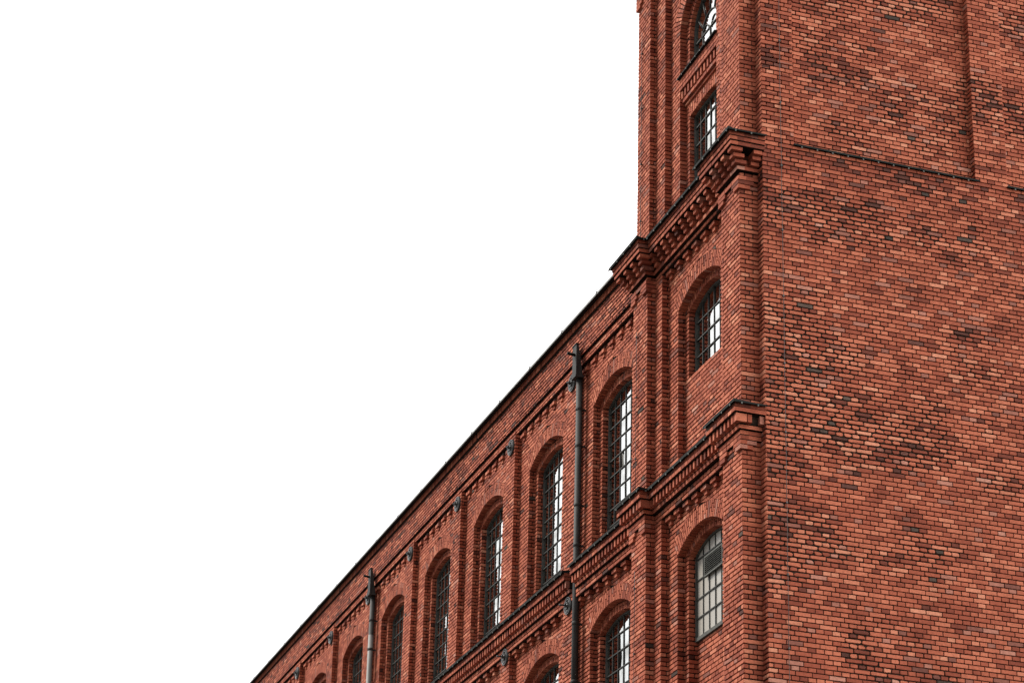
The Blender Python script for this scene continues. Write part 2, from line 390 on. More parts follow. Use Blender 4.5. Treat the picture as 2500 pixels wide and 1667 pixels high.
def ring(mb, ar, y, depth, st='ring', lod=0, ringon=True, sof=True):
    """voussoirs and soffit of an arch; front plane y, soffit runs back by depth"""
    n = max(6, round((ar.R + ar.t * .4) * 2 * ar.th / .0745)); 
    def Q(r, t, yy): return np.array((ar.uc + r * math.sin(t), yy, ar.zc + r * math.cos(t)))
    for i in range(n):
        t0 = -ar.th + 2 * ar.th * i / n; t1 = -ar.th + 2 * ar.th * (i + 1) / n
        if ringon:
            rs = [ar.R, ar.R + ar.t / 2, ar.R + ar.t] if i % 2 else [ar.R, ar.R + ar.t]
            if i % 2 == 0 and ar.t > .2: rs = [ar.R, ar.R + ar.t * .26, ar.R + ar.t * .76, ar.R + ar.t] if i % 4 == 0 else [ar.R, ar.R + ar.t]
            rs[0] -= .02
            for k in range(len(rs) - 1):
                a, b = rs[k], rs[k + 1]
                # corner order: along the course (radial) then across
                mb.brick([Q(a, t0, y), Q(a, t1, y), Q(b, t1, y), Q(b, t0, y)], FN, (ar.uc + i * .2, ar.zc + k), st, lod)
        if sof:
            tm = (t0 + t1) / 2; nn = (-math.sin(tm), 0, -math.cos(tm))
            mb.brick([Q(ar.R, t0, y - .02), Q(ar.R, t0, y + depth), Q(ar.R, t1, y + depth), Q(ar.R, t1, y - .02)], nn, (ar.uc + i * .2, ar.zc), st, lod)
            mb.face([Q(ar.R, t0, y), Q(ar.R, t1, y), Q(ar.R, t1, y + depth), Q(ar.R, t0, y + depth)], MO)

# ------------------------------------------------------------------ cornices
def run(mb, x0, x1, y0, y1, z0, z1, w=H, st='new'):
    n = max(1, round((x1 - x0) / w))
    for i in range(n): mb.solid(x0 + (x1 - x0) * i / n, x0 + (x1 - x0) * (i + 1) / n, y0, y1, z0, z1, st)
def runy(mb, x0, x1, y0, y1, z0, z1, w=H, st='new'):
    n = max(1, round((y1 - y0) / w))
    for i in range(n): mb.solid(x0, x1, y0 + (y1 - y0) * i / n, y0 + (y1 - y0) * (i + 1) / n, z0, z1, st)
# z offsets are relative to the top of the brickwork; kind, top, bottom, overhang
MID = [('head', 0, -.077, .205), ('head2', -.077, -.154, .215), ('dent', -.154, -.298, .175), ('plain', -.298, -.375, .095)]
UPP = [('head', 0, -.077, .315), ('head2', -.077, -.154, .305), ('plain', -.154, -.231, .285), ('stack', -.231, -.308, .255), ('stack', -.308, -.385, .198), ('stack', -.385, -.462, .142), ('plain', -.462, -.539, .085)]
def cornice(mb, tin, x0, x1, yf, yb, zt, prof, L=True, R=True, k=1.0, tin_o=None):
    """cornice on a block x0..x1, front plane yf, running back to yb; L/R = free ends that return"""
    for kind, a, b, o in prof:
        o *= k; X0 = x0 - (o if L else 0); X1 = x1 + (o if R else 0); Y = yf - o; t, bt = zt + a, zt + b
        if kind in ('head', 'head2', 'plain'):
            w = {'head': H, 'head2': H * .98, 'plain': H if yf > -.2 else S}[kind]
            mb.boxm(X0 + .012, X1 - .012, Y + .012, yb, bt + .003, t - .003, MO)
            d = .13
            so = 'soot' if kind == 'head' else 'new'; run(mb, X0 + (.0 if not L else 0), X1, Y, Y + d, bt, t, w, so)
            if R and yb - Y - d > .05: runy(mb, X1 - .12, X1, Y + d, yb, bt, t, S if kind == 'plain' else H, so)
            if L and yb - Y - d > .05: runy(mb, X0, X0 + .12, Y + d, yb, bt, t, S if kind == 'plain' else H, so)
        elif kind == 'dent':
            bk = .095 * k
            mb.boxm(x0 - (bk if L else 0), x1 + (bk if R else 0), yf - bk, yb, bt, t, MO)
            for (xx0, xx1) in [(x0 - (bk if L else 0), x1 + (bk if R else 0))]:
                n = max(1, round((xx1 - xx0) / .14))
                for i in range(n): mb.solid(xx0 + (xx1 - xx0) * i / n + .0, xx0 + (xx1 - xx0) * (i + 1) / n, yf - bk - .004, yf - bk + .05, bt, t)
            n = max(1, round((X1 - X0 - .066) / .142)); p = (X1 - X0 - .066) / n
            for i in range(n + 1): mb.solid(X0 + i * p, X0 + i * p + .068, Y, yf, bt, t)
            if R:
                mb.boxm(X1 - .13, X1 - .02, Y + .02, Y + .12, bt + .01, t - .01, MO); mb.solid(X1 - .12, X1 - .001, Y + .001, Y + .07, bt - .001, t - .001)
                runy(mb, x1 + bk - .05, x1 + bk + .004, yf - bk, yb, bt, t, S)
                y = Y + .19
                while y < yb - .05: mb.solid(x1, X1, y, y + .07, bt, t); y += .2
        elif kind == 'stack':
            mb.boxm(x0, x1, yf - .02, yb, bt, t, MO)
            p = .262; n = max(1, round((X1 - X0 - .13) / p)); p = (X1 - X0 - .13) / n
            # stacks keep one spacing through all three courses
            xa = x0 + (.0 if L else .14); xb = x1 - (.0 if R else .14)
            m_ = max(1, round((xb - xa) / .262))
            xs = [xa + (xb - xa) * (i + .5) / m_ for i in range(m_)]
            for x in xs: mb.solid(x - .064, x + .064, Y, yf + .02, bt, t)
            if L: mb.solid(X0, X0 + .16, Y, yb, bt, t)
            if R:
                mb.solid(X1 - .16 - (.0), X1, Y, Y + .19 + .0, bt, t); mb.boxm(x1 - .03, x1 + .02, yf, yb, bt, t, MO)
                if yb - yf > .25: mb.solid(x1 - .02, X1, yb - .17, yb - .03, bt, t)
                runy(mb, x1 - .05, x1 + .03, yf, yb, bt, t, S)
            for (u0, u1) in [(x0, x1)]: run(mb, u0, u1, yf - .03, yf + .05, bt, t, H)
    to = (tin_o if tin_o else prof[0][3] * k + .045)
    X0 = x0 - (to if L else 0); X1 = x1 + (to if R else 0); Y = yf - to
    slope = .06
    P = [(X0, Y, zt), (X1, Y, zt), (X1, yb, zt), (X0, yb, zt), (X0, Y, zt + .03), (X1, Y, zt + .03), (X1 - (to * .8 if R else 0), yb, zt + .03 + slope), (X0 + (to * .8 if L else 0), yb, zt + .03 + slope)]
    tin.prism(P, TIN)
    tin.boxm(X0, X1, Y - .004, Y + .006, zt - .022, zt + .004, TIN)
    if R: tin.boxm(X1 - .006, X1 + .004, Y, yb, zt - .022, zt + .004, TIN)
    x = X0 + .1
    while x < X1 - .02:
        tin.boxm(x, x + .022, Y - .009, Y + .004, zt - .045, zt - .012, ZTAB); x += .31
    if R:
        y = Y + .12
        while y < yb - .05: tin.boxm(X1 - .004, X1 + .009, y, y + .022, zt - .045, zt - .012, ZTAB); y += .27
ZTAB = mat_plain('tin_clips', (.07, .075, .065), .7, 0, .3, 6)
def cap(mb, x0, x1, yf, yb, z, full=1, R=True, L=True, skip=1):
    """stepped pilaster head below a cornice"""
    z -= CO * skip
    for i in range(full):
        o = .055; mb.boxm(x0 - o + .01, x1 + o - .01, yf - o + .01, yb, z - CO, z, MO)
        run(mb, x0 - o, x1 + o, yf - o, yf + .08, z - CO, z, H if i % 2 else S); runy(mb, x1 + o - .11, x1 + o, yf + .08, yb, z - CO, z, S); z -= CO
    for w in (.27, .205):
        for s_ in ((1,) if not L else (-1, 1)):
            if s_ > 0:
                mb.solid(x1 - w + .055, x1 + .055, yf - .055, yf + .06, z - CO, z); mb.solid(x1 - .06, x1 + .054, yf - .054, yf - .054 + w, z - CO - .0005, z - .0005)
            else: mb.solid(x0 - .055, x0 + w - .055, yf - .055, yf + .12, z - CO, z)
        z -= CO
def corbels(mb, x0, x1, yfr, yw, z, n=7, k0=0.03, k1=.07, lod=0, n_up=False):
    """little two-step corbels under a frieze; yfr frieze plane, yw wall plane, z underside of the frieze"""
    p = (x1 - x0) / n
    for i in range(n):
        x = x0 + p * (i + .5)
        mb.solid(x - .115, x + .0, yfr + k0, yw + .01, z - CO, z, 'front'); mb.solid(x + .0, x + .115, yfr + k0, yw + .01, z - CO, z, 'front')
        mb.solid(x - .06, x + .06, yfr + k1, yw + .01, z - 2 * CO, z - CO, 'front')
    zz = z + (CO if n_up else 0); mb.face([(x0, yfr, zz), (x0, yw, zz), (x1, yw, zz), (x1, yfr, zz)], MO)

# ------------------------------------------------------------------ windows
def window(parent, ar, y, zb, rows, cols, depth_in=.16, dull=False, painted=False, label=None, rad=False, lod=0, rows_z=None, inner=True):
    """iron window: outer frame, glazing bars, pane; ar = the opening"""
    mb = MB(); h = ar.h; fw = .045; uc = ar.uc
    n = 18
    def top(x, ins=0):
        rr = ar.R - ins; return ar.zc + math.sqrt(max(0, rr * rr - (x - uc) ** 2))
    # outer frame
    yo, yi = y - .035, y + .04
    mb.boxm(uc - h, uc - h + fw, yo, yi, zb, ar.zs + .0, FRAME2); mb.boxm(uc + h - fw, uc + h, yo, yi, zb, ar.zs, FRAME2)
    mb.boxm(uc - h + fw, uc + h - fw, yo, yi, zb, zb + .06, FRAME2)
    th = ar.th
    for i in range(n):
        t0 = -th + 2 * th * i / n; t1 = -th + 2 * th * (i + 1) / n
        q = [(ar.R - fw, t0), (ar.R - fw, t1), (ar.R, t1), (ar.R, t0)]
        pts = [(uc + r * math.sin(t), ar.zc + r * math.cos(t)) for r, t in q]
        mb.prism([(pts[0][0], yo, pts[0][1]), (pts[1][0], yo, pts[1][1]), (pts[1][0], yi, pts[1][1]), (pts[0][0], yi, pts[0][1]),
                  (pts[3][0], yo, pts[3][1]), (pts[2][0], yo, pts[2][1]), (pts[2][0], yi, pts[2][1]), (pts[3][0], yi, pts[3][1])], FRAME2)
    L, R_ = uc - h + fw, uc + h - fw
    W = R_ - L; by0, by1 = y - .016, y + .012
    if not rad:
        for i in range(1, cols):
            x = L + W * i / cols; mb.boxm(x - .0095, x + .0095, by0, by1, zb + .05, top(x, fw) , FRAME)
    zs = rows_z if rows_z else [zb + .06 + (ar.zs - zb) * i / rows for i in range(1, rows + 1)]
    for z in zs:
        hw = math.sqrt(max(0, (ar.R - fw) ** 2 - (z - ar.zc) ** 2)) if z > ar.zs else h - fw
        hw = min(hw, h - fw)
        if hw > .08: mb.boxm(uc - hw, uc + hw, by0 - .003, by1 - .002, z - .0105, z + .0105, FRAME)
    if rad:
        for i in range(1, 4):
            x = L + W * i / 4; mb.boxm(x - .013, x + .013, by0, by1, zb + .05, ar.zs - .2, FRAME)
        for rr in (.36,):
            mb.tube([(uc + rr * math.sin(t), y - .01, ar.zc - .2 + rr * math.cos(t)) for t in np.linspace(-math.pi / 2, math.pi / 2, 17)], .014, FRAME, 6)
        for a in (-60, -30, 0, 30, 60):
            t = math.radians(a); mb.tube([(uc + .36 * math.sin(t), y - .01, ar.zc - .2 + .36 * math.cos(t)), (uc + (ar.R - .03) * math.sin(t), y - .01, ar.zc + (ar.R - .03) * math.cos(t) - .01)], .012, FRAME, 6)
        for sx in (-1, 1):
            mb.tube([(uc + sx * .18 + .13 * math.sin(t), y - .01, ar.zc - .2 + .17 * math.cos(t)) for t in np.linspace(-math.pi / 2, math.pi / 2, 13)], .012, FRAME, 6)
    w = mb.build('window', parent, label)
    # panes
    g = MB(); mt = PANEL if painted else (GLASS2 if dull else GLASS)
    xs = np.linspace(L, R_, cols + 1); zz = [zb + .05] + list(zs)
    for i in range(cols):
        x0, x1 = xs[i], xs[i + 1]
        for j in range(len(zz)):
            z0 = zz[j]; z1 = zz[j + 1] if j + 1 < len(zz) else 99
            t0, t1 = min(z1, top(x0, fw * .5)), min(z1, top(x1, fw * .5))
            if t0 <= z0 and t1 <= z0: continue
            t0 = max(t0, z0); t1 = max(t1, z0)
            e = [random.uniform(-.0022, .0022) for _ in range(2)]; a = random.uniform(-.002, .002)
            g.face([(x0, y + a - e[0], z0), (x1, y + a + e[0], z0), (x1, y + a + e[0] + e[1], t1), (x0, y + a - e[0] + e[1], t0)], mt)
    g.build('pane', w)
    r = MB()
    if not painted:
        # second casement and the room behind the glass
        if inner:
            for i in range(cols + 1):
                x = L + W * i / cols; r.boxm(x - .02, x + .02, y + .10, y + .13, zb, ar.zs + ar.r * .9, INNER)
            for z in zs[2::3]: r.boxm(L, R_, y + .105, y + .125, z - .016, z + .016, INNER)
            r.build('inner_frame', w)
        r = MB()
    x0, x1, y0, y1, z0, z1 = uc - h - .3, uc + h + .3, y + .2, y + 1.6, zb - .1, ar.crown + .2
    r.face([(x0, y1, z0), (x1, y1, z0), (x1, y1, z1), (x0, y1, z1)], ROOM); r.face([(x0, y0, z0), (x1, y0, z0), (x1, y1, z0), (x0, y1, z0)], ROOM)
    r.face([(x0, y0, z1), (x0, y1, z1), (x1, y1, z1), (x1, y0, z1)], ROOM); r.face([(x0, y0, z0), (x0, y1, z0), (x0, y1, z1), (x0, y0, z1)], ROOM); r.face([(x1, y0, z0), (x1, y0, z1), (x1, y1, z1), (x1, y1, z0)], ROOM)
    r.build('interior', w)
    return w

# ================================================================== TOWER
TW = thing('corner_tower', 'tall red brick corner tower with stepped pilasters and corbelled cornices at the right', 'tower')
YP, YM, YW, YR_, YF = -.306, -.155, -.02, .115, .25
XR = -.195; XRL = -.87; XLR = -4.04; XLL = -4.65; XW0 = -3.74; XW1 = -1.17; UC = -2.455
ZT = 28.5; ZG = 0.0; CUT = 10.2
M1, U1 = 15.74, 20.374; M0 = M1 - 4.6
M1b, U1b, M0b = M1 - .375, U1 - .539, M0 - .375
# --- pilasters
def pilaster(xl, xr, yf, yb, segs, right_face=True, left_face=True, label=None):
    mb = MB()
    for (z0, z1, cut) in segs:
        front(mb, yf, xl, xr, z0, z1, cut=cut, shift=xr)
        reveal(mb, xr, yf, yb, z0, z1, 1, cut=cut, shift=yf)
        if left_face: reveal(mb, xl, yf, max(yb, .1) if xl < -4.3 else yb, z0, z1, -1, cut=cut)
    return mb.build('pilaster', TW, label)
U2 = 26.27   # third cornice, only its foot shows at the very top
pilaster(XRL, XR, YP, 0.0, [(ZG, M0b, CUT), (M0, M1b, None), (M1, U1b, None)], label='right pilaster of the tower front')
pilaster(-.91, -.215, -.28, 0.0, [(U1, ZT, None)], label='right pilaster of the tower front, top storey')
pilaster(XLL, XLR, YP, YM, [(ZG, M0b, CUT), (M0, M1b, None), (M1, U1b, None)], label='left pilaster of the tower front')
pilaster(-4.60, -4.055, -.275, -.15, [(U1, ZT, None)], label='left pilaster of the tower front, top storey')
# --- bay wall
wall = MB()
ARM = Arch(UC, .895, 18.90, .27); ARMi = Arch(UC, .755, 18.85, .19, .13, zb=17.57)
ARL = Arch(UC, .905, 14.47, .27); ARLi = Arch(UC, .765, 14.42, .20, .13)
def bay(mb, zlo, zhi, ar, ari, xs0, xs1, x0, x1, cut=None, ym=YM, yw=YW, yr=YR_, yf=YF, sill=None, infy=None, lod=0, hs=True):
    """xs0..xs1 = inner edges of the pilasters; x0..x1 = wall face between the narrow strips"""
    front(mb, ym, xs0, x0, zlo, zhi, cut=cut, lod=lod); front(mb, ym, x1, xs1, zlo, zhi, cut=cut, lod=lod, shift=x1)
    reveal(mb, x0, ym, yw, zlo, zhi, 1, cut=cut, lod=lod); reveal(mb, x1, ym, yw, zlo, zhi, -1, cut=cut, lod=lod)
    front(mb, yw, x0, x1, zlo, zhi, arch=ar, cut=cut, lod=lod, shift=x0)
    reveal(mb, ar.uc - ar.h, yw, yr, zlo, ar.zs, 1, cut=cut, lod=lod); reveal(mb, ar.uc + ar.h, yw, yr, zlo, ar.zs, -1, cut=cut, lod=lod)
    front(mb, yr, ar.uc - ar.h - .05, ar.uc + ar.h + .05, zlo, ar.crown + .05, arch=ari, cut=cut, lod=lod, shift=ar.uc - ar.h)
    lo = ari.zb if ari.zb is not None else zlo
    reveal(mb, ari.uc - ari.h, yr, yf + .05, lo, ari.zs, 1, cut=cut, lod=lod); reveal(mb, ari.uc + ari.h, yr, yf + .05, lo, ari.zs, -1, cut=cut, lod=lod)
def archring(parent, ar, ari, yw, yr, yf, lod=0, nm='brick_arch'):
    mb = MB(); ring(mb, ar, yw, yr - yw, lod=lod); ring(mb, ari, yr, yf + .05 - yr, lod=lod); return mb.build(nm, parent)
FT, FTt = M1b - 2 * CO, U1b - CO          # undersides of the two friezes
bay(wall, M1, FTt, ARM, ARMi, XLR, XRL, XW0, XW1)
bay(wall, M0, FT, ARL, ARLi, XLR, XRL, XW0, XW1)
front(wall, YF + .02, UC - .765, UC + .765, M0, 12.95)
# storey below (under the picture)
front(wall, YM, XLR, XRL, ZG, M0b, cut=CUT)
# friezes
front(wall, YM, XLR, XRL, FT, M1b); front(wall, YM, XLR, XRL, FTt, U1b)
# --- third storey: tall recess holding two windows
yw3, yr3, yf3 = -.03, .095, .20
AR3 = Arch(UC, .80, 24.25, .795, .27); AR3i = Arch(UC, .66, 24.22, .655, .13, zb=23.2)
AR3s = Arch(UC, .66, 22.60, .045, .24, zb=20.5)
front(wall, -.15, -4.055, -3.65, U1, ZT); reveal(wall, -3.65, -.15, yw3, U1, ZT, 1)
front(wall, -.15, -1.26, -.91, U1, ZT); reveal(wall, -1.26, -.15, yw3, U1, ZT, -1)
front(wall, yw3, -3.65, -1.26, U1, ZT - 2, arch=AR3, shift=-3.65)
front(wall, yw3, -3.65, -1.26, ZT - 2, ZT)
for sg, x in ((1, UC - .8), (-1, UC + .8)): reveal(wall, x, yw3, yr3, U1, 24.25, sg)
front(wall, yr3, UC - .85, UC + .85, U1, 22.95, arch=AR3s, shift=UC - .8)
front(wall, yr3, UC - .85, UC + .85, 22.95, 25.1, arch=AR3i, shift=UC - .8)
for sg, x in ((1, UC - .66), (-1, UC + .66)):
    reveal(wall, x, yr3, yf3 + .05, 20.5, 22.6, sg); reveal(wall, x, yr3, yf3 + .05, 23.2, 24.22, sg)
# --- side wall (right of the corner)
reveal(wall, 0, 0, .53, 20.41, ZT, 1, st='side'); 
SW = MB()
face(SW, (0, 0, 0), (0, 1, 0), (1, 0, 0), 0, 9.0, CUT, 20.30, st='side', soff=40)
face(SW, (0, 0, 0), (0, 1, 0), (1, 0, 0), 0, .53, 20.75, 26.5, st='pier', soff=40)
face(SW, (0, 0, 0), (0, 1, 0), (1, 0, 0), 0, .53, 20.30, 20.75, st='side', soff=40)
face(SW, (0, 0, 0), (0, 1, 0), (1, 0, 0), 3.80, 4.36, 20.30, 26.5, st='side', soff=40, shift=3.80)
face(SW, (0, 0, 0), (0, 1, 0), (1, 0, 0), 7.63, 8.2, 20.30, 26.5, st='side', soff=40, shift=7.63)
for a, b in ((.53, 3.80), (4.36, 7.63), (8.2, 9.0)):
    face(SW, (-.135, 0, 0), (0, 1, 0), (1, 0, 0), a, b, 20.40, 26.5, st='side', soff=40)
    face(SW, (0, 0, 0), (0, 1, 0), (1, 0, 0), a, b, 20.30, 20.375, st='new', soff=40)
for b in (3.80, 7.63): face(SW, (0, b, 0), (1, 0, 0), (0, -1, 0), -.135, 0, 20.41, 26.5, st='side')
for b in (.53, 4.36, 8.2): face(SW, (0, b, 0), (-1, 0, 0), (0, 1, 0), 0, .135, 20.41, 26.5, st='side')
SW.face([(0.012, 0, ZG), (.012, 9, ZG), (.012, 9, CUT), (.012, 0, CUT)], FB); SW.face([(.012, 0, 26.5), (.012, 9, 26.5), (.012, 9, ZT), (.012, 0, ZT)], FB)
SW.face([(.012, 9, ZG), (.012, 14, ZG), (.012, 14, ZT), (.012, 9, ZT)], FB)
# little front facing step at the corner notch
face(SW, (0, 0, 0), FU, FN, XR, 0, CUT, 26.5, st='side', shift=-.02)
SW.face([(XR, -.012, ZG), (.012, -.012, ZG), (.012, -.012, CUT), (XR, -.012, CUT)], FB)
SW.face([(XR, -.012, 26.5), (.012, -.012, 26.5), (.012, -.012, ZT), (XR, -.012, ZT)], FB)
SW.build('side_wall', TW, 'broad side wall of patched brick right of the corner')
wall.build('wall', TW)
core = MB()
core.face([(XLL, .6, ZT), (0, .6, ZT), (0, 14, ZT), (XLL, 14, ZT)], TIN); core.face([(XLL, YP, ZT), (0, YP, ZT), (0, .6, ZT), (XLL, .6, ZT)], TIN)
core.face([(XLL, .1, ZG), (XLL, .1, ZT), (XLL, 14, ZT), (XLL, 14, ZG)], FB); core.face([(XLL, 14, ZG), (XLL, 14, ZT), (0, 14, ZT), (0, 14, ZG)], FB)
core.build('roof', TW)
for ar, ari, a, b, c in ((ARM, ARMi, YW, YR_, YF), (ARL, ARLi, YW, YR_, YF), (AR3, AR3i, yw3, yr3, yf3)): archring(TW, ar, ari, a, b, c)
mb = MB(); ring(mb, AR3s, yr3, .155); mb.build('flat_arch', TW)
# --- cornices
for (zt, prof, nm, to, full, skip) in ((M1, MID, 'lower corbelled cornice with upright dentils', .25, 2, 0), (U1, UPP, 'upper corbelled cornice with stepped brick stacks', .365, 1, 1), (M0, MID, 'cornice at the foot of the picture', .25, 2, 0)):
    mb = MB(); tn = MB()
    cornice(mb, tn, XRL, XR, YP, -.004, zt, prof, True, True, 1.0, to)
    cornice(mb, tn, XLL, XLR, YP, YM + .02, zt, prof, True, True, 1.0, to)
    cornice(mb, tn, XLR, XRL, YM, YM + .1, zt, prof, False, False, .9, to * .93)
    zb = zt + prof[-1][2]
    cap(mb, XRL, XR, YP, 0, zb, full, skip=skip); cap(mb, XLL, XLR, YP, YM, zb, full, skip=skip)
    z = zb - (2 if prof is MID else 1) * CO
    corbels(mb, XW0, XW1, YM, YW, z)
    mb.build('cornice', TW, nm); tn.build('flashing', TW)
mb = MB(); tn = MB()
cornice(mb, tn, -4.60, -4.055, -.275, -.14, U2, MID, True, True); cap(mb, -4.60, -4.055, -.275, -.15, U2 - .375, 2, skip=0); mb.build('cornice', TW, 'pilaster capital at the top edge of the picture'); tn.build('flashing', TW)
# string course between the two upper windows
mb = MB(); tn = MB(); x0, x1 = UC - .8, UC + .8
mb.boxm(x0, x1, -.03, yr3 + .02, 23.16, 23.38, MO)
for i in range(3): run(mb, x0, x1, -.045 - .004 * i, .08, 23.153 + .077 * i, 23.23 + .077 * i, H)
mb.boxm(x0, x1, .045, yr3 + .02, 22.98, 23.16, MO)
n = 11
for i in range(n + 1):
    x = x0 + (x1 - x0 - .068) * i / n; mb.solid(x, x + .068, -.02, .06, 22.985, 23.153)
run(mb, x0, x1, .0, .12, 22.908, 22.985, H); run(mb, x0, x1, .045, .12, 22.85, 22.908, S)
tn.prism([(x0 - .02, -.10, 23.385), (x1 + .02, -.10, 23.385), (x1 + .02, .1, 23.40), (x0 - .02, .1, 23.40), (x0 - .02, -.10, 23.41), (x1 + .02, -.10, 23.41), (x1, .1, 23.47), (x0, .1, 23.47)], TIN)
x = x0
while x < x1: tn.boxm(x, x + .02, -.106, -.095, 23.365, 23.395, ZTAB); x += .2
mb.build('string_course', TW, 'small dentilled string course between the two top windows'); tn.build('flashing', TW)
# ledge on the side wall
for a, b in ((.53, 3.81), (4.36, 7.64)):
    tn = MB(); tn.prism([(-.13, a, 20.40), (.05, a, 20.375), (.05, b, 20.375), (-.13, b, 20.40), (-.13, a, 20.42), (.05, a, 20.39), (.05, b, 20.39), (-.13, b, 20.42)][:8], TIN)
    tn.boxm(.046, .056, a, b + .03, 20.366, 20.398, TIN)
    y = a + .12
    while y < b: tn.boxm(.05, .062, y, y + .022, 20.335, 20.36, ZTAB); y += .27
    tn.build('ledge', TW, 'thin dark metal drip ledge under a recessed panel')
# --- windows of the tower
window(TW, ARMi, YF, 17.57, 5, 6, rows_z=[17.984, 18.305, 18.627], label='second tower window from the bottom, six panes wide')
wl = window(TW, Arch(UC, .765, 14.42, .20, .13), YF, 12.95, 5, 6, painted=True, rows_z=[13.34, 13.665, 13.99, 14.35], label='lowest tower window with painted over beige panes and a louvre')
lv = MB()
lv.boxm(-2.80, -2.77, YF - .06, YF - .02, 13.93, 14.28, FRAME2); lv.boxm(-2.77, -2.10, YF - .06, YF - .02, 14.25, 14.28, FRAME2); lv.boxm(-2.77, -2.10, YF - .06, YF - .02, 13.93, 13.96, FRAME2); lv.boxm(-2.10, -2.07, YF - .06, YF - .02, 13.93, 14.28, FRAME2)
lv.boxm(-2.77, -2.10, YF - .018, YF - .012, 13.96, 14.25, TIN)
for i in range(8):
    z = 13.975 + i * .035; lv.prism([(-2.77, YF - .062, z), (-2.10, YF - .062, z), (-2.10, YF - .022, z + .02), (-2.77, YF - .022, z + .02), (-2.77, YF - .062, z + .007), (-2.10, YF - .062, z + .007), (-2.10, YF - .022, z + .027), (-2.77, YF - .022, z + .027)], FRAME2)
lv.build('louvre', wl)
window(TW, AR3s, yf3, 20.5, 5, 6, rows_z=[20.9, 21.27, 21.63, 21.99, 22.35], label='flat headed tower window below the string course')
window(TW, AR3i, yf3, 23.42, 3, 4, rows_z=[24.05], rad=True, label='round arched top window with curved glazing bars')

# ================================================================== LONG BUILDING (local frame, x along the facade)
LB = thing('factory_building', 'long red brick factory wing with rows of tall arched windows running away to the left', 'building', (PIV[0], PIV[1], 0), G)
NB = 9; BP = 3.43; R0 = -3.53; LW = .455
PM, PWL, PRL, PFL = 0.0, .135, .27, .40
def zvis(u): return 12.65 - .278 * u
lower = MB(); 
attic = MB(); fr = MB(); fr2 = MB(); ctin = MB(); corn = MB()
zA0, zA1 = 20.095, 20.712
for k in range(-1, NB):
    Rk = R0 - BP * k; Lk = Rk - LW             # strip k; bay k lies right of it
    lod = 0 if k < 4 else 1
    b0, b1 = Rk, Rk + BP - LW; uc = (b0 + b1) / 2
    if k >= 0:
        cut = zvis(b1) - 1.3
        w = MB()
        au = Arch(uc, .945, 18.93, .28); ai = Arch(uc, .80, 18.87, .17, .13)
        al = Arch(uc, .945, 14.46, .27); ali = Arch(uc, .80, 14.40, .17, .13)
        for (zl, zh, a, ai_) in ((M1, 19.936, au, ai), (M0, FT, al, ali)):
            c = cut if cut > zl else None
            if c is not None and c > a.zs: c = a.zs
            front(w, PWL, b0, b1, zl, zh, arch=a, cut=c, lod=lod, shift=b0)
            for sg, x in ((1, uc - a.h), (-1, uc + a.h)): reveal(w, x, PWL, PRL, zl, a.zs, sg, cut=c, lod=lod)
            front(w, PRL, uc - a.h - .05, uc + a.h + .05, zl, a.crown + .05, arch=ai_, cut=min(c, ai_.zs) if c else None, lod=lod, shift=uc - a.h)
            for sg, x in ((1, uc - ai_.h), (-1, uc + ai_.h)): reveal(w, x, PRL, PFL + .05, zl, ai_.zs, sg, cut=min(c, ai_.zs) if c else None, lod=lod)
        w.build('wall', LB)
        order = ['nearest the tower', 'second from the tower', 'third from the tower', 'fourth from the tower', 'fifth from the tower', 'sixth from the tower', 'seventh from the tower', 'eighth from the tower', 'ninth from the tower'][k]
        archring(LB, au, ai, PWL, PRL, PFL, lod); 
        window(LB, ai, PFL, 15.86, 9, 6, rows_z=[16.12 + .326 * i for i in range(9)], label='tall upper window ' + order, dull=False)
        if k < 4:
            archring(LB, al, ali, PWL, PRL, PFL, lod)
        else:
            archring(LB, al, ali, PWL, PRL, PFL, 1)
        window(LB, ali, PFL, 11.3, 9, 6, rows_z=[11.6 + .33 * i for i in range(9)], label='lower row window ' + order, dull=True)
        # corbels
        mbk = fr; corbels(mbk, b0, b1, .05, PWL, 19.936 - CO, 7, .012, .045, n_up=True)
        for q in range(7): x = b0 + (b1 - b0) * (q + .5) / 7; mbk.solid(x - .1, x + .1, .095, PWL + .01, 19.936 - CO, 19.936, 'soot')
        corbels(fr2, b0, b1, -.02, PWL, FT, 7, .03, .07)
    # strip
    st = MB(); cut = zvis(Rk) - 1.3
    for (z0, z1) in ((M0, FT), (M1, 19.936)):
        c = min(cut, z1) if cut > z0 else None
        front(st, PM, Lk, Rk, z0, z1, cut=c, lod=lod, shift=Rk); reveal(st, Rk, PM, PWL, z0, z1, 1, cut=c, lod=lod); reveal(st, Lk, PM, PWL, z0, z1, -1, cut=c, lod=lod)
    front(st, PM, Lk, Rk, 19.936, 20.0, lod=lod)
    st.build('pilaster_strip', LB)
    # long bands per bay so that near ones keep the fine bricks
    x0, x1 = Rk - LW, Rk + BP - LW
    if k == -1: x1 = .05; 
    cc = zvis(x1) - 1.3
    front(attic, 0.0, x0, x1, zA0, zA1, st='attic', lod=lod, shift=0)
    front(attic, .05, x0, x1, 19.936, zA0, lod=lod)
    front(fr2, -.02, x0, x1, FT, M1b, lod=lod)
    gapL, gapR = Rk + .02, Rk + .30     # slot for the rainwater pipe
    segs = [(x0, x1)]
    if k in (0, 4): segs = [(x0, gapL), (gapR, x1)]
    for (a, b) in segs:
        e0 = (k in (0, 4)) and a > x0; e1 = (k in (0, 4)) and b < x1
        cornice(corn, ctin, a, b, -.0, .1, M1, MID, False, False, .93, .25)
        if k < 2: cornice(corn, ctin, a, b, -.0, .1, M0, MID, False, False, .93, .25)
